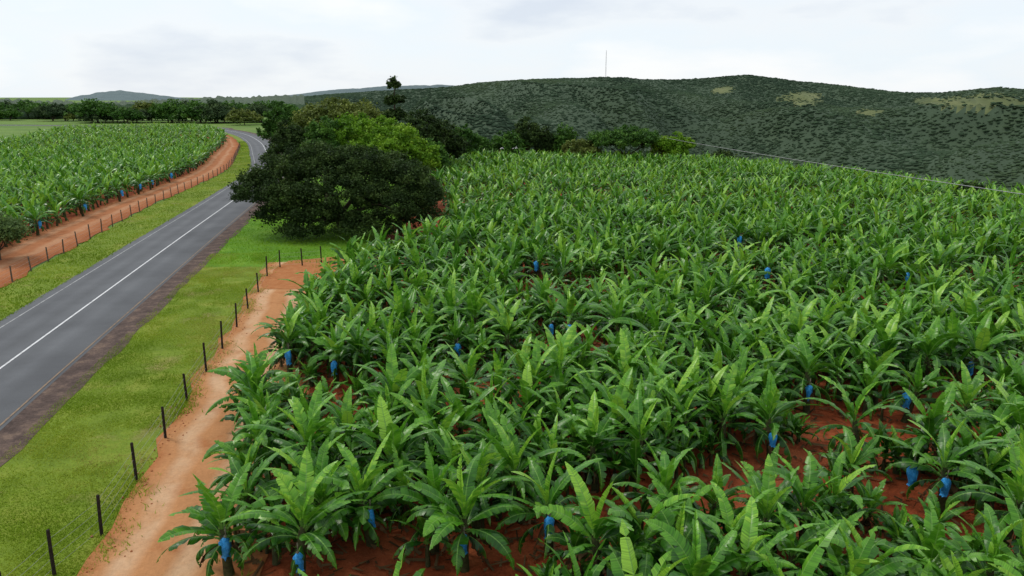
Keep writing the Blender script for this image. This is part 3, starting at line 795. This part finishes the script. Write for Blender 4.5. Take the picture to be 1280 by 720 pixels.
n = 600; yy = rng.uniform(14, 56, n); off = np.where(rng.random(n) < .6, rng.normal(10.1, .3, n), rng.uniform(12.8, 14.7, n)); x, y = onpath(yy, off); r = rng.uniform(.012, .04, n)
Vb, Fb, Tb = blobs(x, y, np.zeros(n)+.06, r, np.zeros(n), 3)
o = link('clods', mesh_np('clods', Vb, Fb, mats=[M_track2])); tag(o, 'small clods and stones on the sandy track', 'stones', kind='stuff')

# ------------------------------------------------------------------ trees
def crown_arrays(lobes, n, size, cr, seed, flat=.75, K=40, rmax=1.15):
    g5 = np.random.default_rng(seed); vols = np.array([l[3]*l[4]*l[5] for l in lobes])**.75; pr = vols/vols.sum()
    C = []
    for li, l in enumerate(lobes):
        kk = max(6, int(K*pr[li]*3))
        d = g5.normal(size=(kk, 3)); d[:, 2] = np.where(d[:, 2] < -.3, -d[:, 2]*.6, d[:, 2]); d /= np.linalg.norm(d, axis=1)[:, None]
        rr_ = g5.uniform(.55, rmax, (kk, 1))
        C.append(np.array(l[:3])+d*rr_*np.array(l[3:6]))
    C = np.concatenate(C); ct = g5.uniform(.1, .68, len(C)); cs = g5.uniform(.5, 1.3, len(C))*cr
    ci = g5.integers(0, len(C), n)
    d = g5.normal(size=(n, 3)); d /= np.linalg.norm(d, axis=1)[:, None]; d *= g5.random((n, 1))**.5
    P = C[ci]+d*cs[ci][:, None]*np.array([1, 1, flat])
    P = P+g5.normal(0, cr*.2, (n, 3))
    s = size*g5.uniform(.5, 1.3, n)
    a = g5.normal(size=(n, 3)); a[:, 2] *= .6; a /= np.linalg.norm(a, axis=1)[:, None]
    b = np.cross(a, g5.normal(size=(n, 3))); b /= np.linalg.norm(b, axis=1)[:, None]
    a *= s[:, None]*.62; b *= s[:, None]*.38
    V = np.stack([P-a, P-b, P+a, P+b], 1).reshape(-1, 3)
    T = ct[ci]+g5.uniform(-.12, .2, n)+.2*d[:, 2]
    return V, np.arange(4*n).reshape(-1, 4), T, C
def trunk_mesh(lobes, C, r, seed, hfork):
    q = random.Random(seed); m = MB(); fx, fy = q.uniform(-.2, .2), q.uniform(-.2, .2)
    m.tube([(0, 0, -.3), (fx*.3, fy*.3, hfork*.3), (fx, fy, hfork)], [r*1.3, r, r*.8], 8)
    for l in lobes:
        c = Vector(l[:3]); mid = Vector((fx, fy, hfork)).lerp(c, .5)+Vector((q.uniform(-.3, .3), q.uniform(-.3, .3), -.1*abs(c.x)))
        m.tube([(fx, fy, hfork-.2), tuple(mid), tuple(c)], [r*.6, r*.4, r*.15], 6)
    for k in range(0, len(C), max(1, len(C)//16)):
        l = min(lobes, key=lambda l: (l[0]-C[k][0])**2+(l[1]-C[k][1])**2+(l[2]-C[k][2])**2)
        m.tube([l[:3], tuple((np.array(l[:3])+C[k])/2+np.array([0, 0, .2])), tuple(C[k])], [r*.22, r*.14, r*.05], 4)
    return m.mesh('trunk', M_bark, True)
def tree_meshes(lobes, n, size, cr, mat, seed, r=.3, hfork=2, flat=.75, K=40, rmax=1.15):
    V, Fq, T, C = crown_arrays(lobes, n, size, cr, seed, flat, K, rmax)
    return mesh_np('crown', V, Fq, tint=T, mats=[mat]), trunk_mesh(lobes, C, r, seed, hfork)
def place_tree(name, meshes, loc, label, group=None, s=1, rz=0, cat_='tree'):
    e = empty(name, loc, rz, s); tag(e, label, cat_, group)
    link('trunk', meshes[1], e); link('crown', meshes[0], e); return e

bl = [(-1.8, 1, 6.4, 4.6, 4.5, 2.1), (3.0, 1, 6.1, 3.9, 4.5, 2.1), (6.3, 0, 4.8, 2.9, 4, 2.3), (-5.8, .5, 5.2, 3.1, 3.5, 2.3), (-7.6, -1, 4.0, 2.0, 3, 2.0), (-4.3, -2.6, 3.6, 3.2, 2.6, 2.2), (.6, -3.2, 4.2, 4.2, 2.8, 2.3), (8.4, -.5, 3.3, 1.8, 3, 2.1), (5.4, -3, 2.9, 3.4, 2.6, 2.1), (-.6, -4.0, 1.9, 3.6, 2.2, 1.7), (3.6, -4.2, 1.2, 3.4, 2, 1.3), (8.0, -1.5, 1.5, 2.1, 2, 1.5), (-5.0, -2.6, 1.9, 2.2, 2, 1.5), (-2.5, -4.4, .9, 2.4, 1.6, 1.0)]
x_, y_ = G(427, 291)
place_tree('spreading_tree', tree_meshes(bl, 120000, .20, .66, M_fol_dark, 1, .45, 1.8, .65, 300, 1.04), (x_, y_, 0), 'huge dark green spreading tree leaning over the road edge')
def flat_l(w, h, t, seed):
    q = random.Random(seed); L = [(0, 0, h-t, w*.6, w*.5, t)]
    for k in range(5):
        a = k*1.256+q.uniform(-.3, .3); L.append((math.cos(a)*w*.6, math.sin(a)*w*.5, h-t*1.1-q.uniform(0, t*.8), w*.42, w*.42, t*.75))
    return L
def dome_l(w, h, seed):
    q = random.Random(seed); L = [(0, 0, h*.66, w*.75, w*.6, h*.30)]
    for k in range(6):
        a = k*1.05+q.uniform(-.3, .3); L.append((math.cos(a)*w*.62, math.sin(a)*w*.5, h*q.uniform(.5, .64), w*.42, w*.42, h*.24))
    return L
def round_l(w, h, seed):
    q = random.Random(seed); L = [(0, 0, h*.6, w*.7, w*.7, h*.38)]
    for k in range(5):
        a = k*1.256+q.uniform(-.4, .4); L.append((math.cos(a)*w*.5, math.sin(a)*w*.5, h*q.uniform(.35, .62), w*.5, w*.5, h*.25))
    return L
def T(u, vtop, Yd, name, label, kind, w, mat, n=9000, size=.45, seed=1, group=None, hmin=3):
    x_, yy_, zt = at(u, vtop, Yd); g_ = Hf(x_, Yd); h = max(hmin, zt-g_-.5)
    if kind == 'flat': L = flat_l(w, h, h*.13, seed)
    elif kind == 'dome': L = dome_l(w, h, seed)
    elif kind == 'round': L = round_l(w, h, seed)
    else:
        q = random.Random(seed); L = [(q.uniform(-.6, .6), 0, h*(.3+.155*k), w*(.75-.11*k), w*(.7-.1*k), h*.08) for k in range(5)]
    place_tree(name, tree_meshes(L, n, size, max(.55, w*.12), mat, seed, max(.15, h*.03), h*.3, .6, 90, 1.06), (x_, Yd, g_), label, group)
T(446, 129, 92, 'acacia_tree', 'bright lime-green flat-topped tree rising behind the dark roadside tree', 'dome', 6.8, M_fol_bright, 42000, .28, 11)
T(502, 150, 84, 'acacia_tree', 'bright green tree peering over the right shoulder of the dark roadside tree', 'dome', 3.8, M_fol_bright, 22000, .26, 12)
T(352, 118, 150, 'roadside_tree', 'rounded mid-green tree at the road bend, left of the lime-green crown', 'round', 5.2, M_fol_mid, 12000, .5, 13)
T(425, 116, 142, 'acacia_tree', 'pale olive crown showing above the lime-green tree', 'dome', 9.5, M_fol_olive, 20000, .45, 14)
T(360, 141, 90, 'roadside_tree', 'dark mid-green crown overhanging the road between the bend and the big dark tree', 'round', 3.5, M_fol_dark, 18000, .27, 15)
T(402, 138, 88, 'roadside_tree', 'mid-green crown directly behind the left half of the big dark tree', 'round', 3.4, M_fol_mid, 16000, .27, 35)
T(493, 94, 125, 'pine_tree', 'tall dark ragged conifer standing above every other crown', 'tall', 3.8, M_fol_dark, 9000, .42, 16)
T(527, 131, 118, 'dark_tree', 'dark green tree right of the tall conifer', 'round', 5.4, M_fol_dark, 14000, .36, 17)
T(556, 150, 125, 'dark_tree', 'dark grey-green tree at the left end of the field crest', 'round', 4.2, M_fol_dark, 9000, .38, 18)
T(578, 152, 142, 'dark_tree', 'dark bushy tree on the crest beside the grey-green tree', 'round', 3.8, M_fol_mid, 7000, .4, 19)
T(538, 170, 112, 'roadside_tree', 'small mid-green tree against the field edge under the conifer', 'round', 3, M_fol_mid, 6000, .38, 30)
T(637, 159, 150, 'crest_tree', 'low wide dark tree left of the tallest crest tree', 'round', 4.8, M_fol_mid, 9000, .4, 20)
T(659, 140, 152, 'crest_tree', 'tallest dark tree on the crest of the field', 'round', 3.6, M_fol_dark, 10000, .38, 21)
T(682, 156, 152, 'crest_tree', 'narrow dark tree touching the right side of the tallest crest tree', 'round', 2.6, M_fol_dark, 5000, .38, 22)
T(706, 151, 152, 'crest_tree', 'small round dark tree standing apart on the crest', 'round', 2.8, M_fol_mid, 6000, .38, 23)
T(783, 154, 143, 'acacia_tree', 'broad green umbrella tree on the crest right of centre', 'dome', 7.2, M_fol_mid, 22000, .36, 24)
T(843, 163, 140, 'crest_tree', 'yellow-green bushy tree right of the umbrella tree', 'round', 4.2, M_fol_bright, 10000, .34, 25)
T(725, 170, 143, 'crest_tree', 'pale green low bush left of the umbrella tree', 'round', 4.6, M_fol_olive, 8000, .36, 26, hmin=2.5)
T(600, 168, 148, 'crest_tree', 'low green bush between the bushy crest trees', 'round', 3.8, M_fol_mid, 6000, .4, 27, hmin=2.5)
T(1215, 224, 92, 'crest_tree', 'dark bush poking over the crest near the right edge', 'round', 2.4, M_fol_dark, 4000, .36, 28, hmin=2.5)
T(905, 183, 150, 'crest_tree', 'small dark bush peeking over the crest right of the yellow-green tree', 'round', 3, M_fol_dark, 4000, .4, 29, hmin=2.5)
T(262, 140, 372, 'verge_bush', 'round bright bush beyond the far bend of the road', 'round', 8, M_fol_mid, 5000, .8, 41)
T(304, 135, 350, 'verge_bush', 'olive bush cluster beyond the far bend, beside the bright round bush', 'round', 9, M_fol_olive, 5000, .8, 42)
T(222, 138, 380, 'verge_bush', 'wide green bush above the top corner of the left banana field', 'round', 11, M_fol_mid, 6000, .9, 43)
x_, y_ = G(0, 326)
place_tree('roadside_bush', tree_meshes(round_l(2.4, 3.9, 5), 8000, .2, .6, M_fol_pale, 33, .1, 1, .7, 50), (x_, y_, 0), 'grey-green bush at the left edge in front of the left banana field', cat_='bush')
TL = [tree_meshes(round_l(9, 9, k), 4600, .85, 1.6, m_, 50+k, .4, 2.5, .75, 50) for k, m_ in enumerate((M_fol_haze, M_fol_mid, M_fol_haze, M_fol_olive))]
q = random.Random(4)
kinds = ['dark round tree', 'mid-green round tree', 'dark bushy tree', 'olive-green tree']
for k in range(56):
    u = -20+k*6.8+q.uniform(-4, 4)
    Yd = q.uniform(400, 480) if u < 100 else q.uniform(368, 420)
    a, yy_, zz_ = ray(u, 130); x_ = a/yy_*Yd; vi = q.choice([0, 0, 1, 1, 2, 3])
    lr = 'left end' if u < 110 else ('middle' if u < 220 else 'right end')
    place_tree('distant_tree', TL[vi], (x_, Yd, -.3), kinds[vi]+' in the distant tree line beyond the left field, '+lr, 'distant tree line beyond the left field', q.uniform(.5, 1.25), q.uniform(0, 6.28))

# ------------------------------------------------------------------ shed, mast, power line
x_, y_, z_ = at(652, 184, 158); hz = Hf(x_, y_)
e = empty('farm_shed', (x_-3, y_+8, hz), .2); tag(e, 'pale farm shed roof just showing among the crest trees', 'shed')
m = MB(); m.box((0, 0, 1.5), (7, 5, 3.4)); m.build('wall', M_wall, e)
m = MB(); m.v = [(-3.9, -3, 3.2), (3.9, -3, 3.2), (3.9, 0, 4.6), (-3.9, 0, 4.6), (-3.9, 3, 3.2), (3.9, 3, 3.2), (-3.9, -3, 3.3), (3.9, -3, 3.3), (3.9, 0, 4.7), (-3.9, 0, 4.7), (-3.9, 3, 3.3), (3.9, 3, 3.3)]
m.f = [(0, 3, 2, 1), (3, 4, 5, 2), (6, 7, 8, 9), (9, 8, 11, 10), (0, 1, 7, 6), (5, 4, 10, 11), (0, 6, 9, 3), (3, 9, 10, 4), (1, 2, 8, 7), (2, 5, 11, 8)]; m.build('roof', M_roof, e)
m = MB(); m.box((0, -2.52, 1.1), (1, .06, 2.1)); m.build('door', M_post2, e)

a, yy_, zz_ = ray(757, 95); h_ = math.hypot(a, yy_); rm = 1350+130*math.sin(757*.008)
xm, ym = a/h_*rm, yy_/h_*rm; zm = float(hillz(np.array(xm), np.array(ym)))
e = empty('radio_mast', (xm, ym, zm)); tag(e, 'thin radio mast standing on the skyline of the hills', 'mast')
m = MB(); hm = 44
for k in range(3):
    t = k*2*PI/3; m.tube([(math.cos(t)*1.0, math.sin(t)*1.0, -1), (math.cos(t)*.35, math.sin(t)*.35, hm)], .13, 4)
m.build('mast_legs', M_steel, e)
m = MB()
for k in range(17):
    z = k*2.5; r_ = 1.0-.65*z/hm
    for b in range(3):
        t, t2 = b*2*PI/3, (b+1)*2*PI/3; m.tube([(math.cos(t)*r_, math.sin(t)*r_, z), (math.cos(t2)*r_, math.sin(t2)*r_, z+2.4)], .06, 3)
m.build('bracing', M_steel, e)

A = at(815, 168, 150); B = at(1290, 250, 50)
dx = (B[0]-A[0]); dy = (B[1]-A[1]); C2 = (A[0]+dx*1.42, A[1]+dy*1.42)
poleN = (C2[0], C2[1], B[2]+1.4)
for (px_, py_, top, lab) in ((A[0], A[1], A[2]+.3, 'wooden power pole at the far end of the cable, among the crest trees'), (poleN[0], poleN[1], poleN[2]+.3, 'wooden power pole at the near end of the cable, off to the right')):
    g_ = Hf(px_, py_); e = empty('power_pole', (px_, py_, g_)); tag(e, lab, 'power pole')
    m = MB(); m.tube([(0, 0, -.5), (0, 0, top-g_)], [.14, .1], 8); m.build('pole', M_post2, e)
    m = MB(); m.box((0, 0, top-g_-.3), (1.6, .1, .1)); m.build('cross_arm', M_post2, e)
m = MB(); pa = []
for k in range(25):
    t = k/24; pa.append((A[0]+(poleN[0]-A[0])*t, A[1]+(poleN[1]-A[1])*t, A[2]-.2+(poleN[2]-A[2])*t-1.3*4*t*(1-t)*.3))
m.tube(pa, .024, 4); c = m.build('power_cable', M_cable)
tag(c, 'thin pale cable crossing above the right side of the field', 'cable')

# ------------------------------------------------------------------ world, sun, camera
w = bpy.data.worlds.new('World'); scene.world = w; w.use_nodes = True; nt = w.node_tree; nt.nodes.clear()
sky = N(nt, 'ShaderNodeTexSky', sky_type='NISHITA'); sky.sun_disc = False
SE, SR = math.radians(52), math.radians(-60)
sky.sun_elevation = SE; sky.sun_rotation = SR
b1 = N(nt, 'ShaderNodeBackground'); b1.inputs[1].default_value = .1; nt.links.new(sky.outputs[0], b1.inputs[0])
tc = N(nt, 'ShaderNodeTexCoord').outputs['Generated']
mp = N(nt, 'ShaderNodeMapping'); mp.inputs['Scale'].default_value = (1, 1, 3.6); mp.inputs['Location'].default_value = (.3, .2, .1); nt.links.new(tc, mp.inputs[0])
n1 = noise(nt, mp.outputs[0], 2.6, 7, .52)
cr_ = ramp(nt, [(.36, (.72, .78, .87)), (.47, (.88, .92, .96)), (.56, (.85, .92, .98)), (.68, (.97, .985, 1.0))]); nt.links.new(n1, cr_.inputs[0])
b2 = N(nt, 'ShaderNodeBackground'); b2.inputs[1].default_value = 1.08; nt.links.new(cr_.outputs[0], b2.inputs[0])
ms = N(nt, 'ShaderNodeMixShader'); ms.inputs[0].default_value = .88
nt.links.new(b1.outputs[0], ms.inputs[1]); nt.links.new(b2.outputs[0], ms.inputs[2])
ow = N(nt, 'ShaderNodeOutputWorld'); nt.links.new(ms.outputs[0], ow.inputs[0])
sl = bpy.data.lights.new('sun', 'SUN'); sl.energy = 1.45; sl.angle = math.radians(11); sl.color = (1, .95, .86)
so = bpy.data.objects.new('sun', sl); COL.objects.link(so); so.location = (0, 0, 50)
sd = Vector((math.cos(SE)*math.sin(SR), math.cos(SE)*math.cos(SR), math.sin(SE)))
so.rotation_euler = sd.to_track_quat('Z', 'Y').to_euler()
cam = bpy.data.cameras.new('camera'); cam.sensor_width = 36; cam.lens = 36*F/1280; cam.clip_end = 20000; cam.clip_start = .1
co = bpy.data.objects.new('camera', cam); COL.objects.link(co); co.location = (0, 0, CH); co.rotation_euler = (PI/2-TH, 0, 0)
scene.camera = co
scene.view_settings.view_transform = 'Standard'; scene.view_settings.look = 'None'; scene.view_settings.exposure = 0
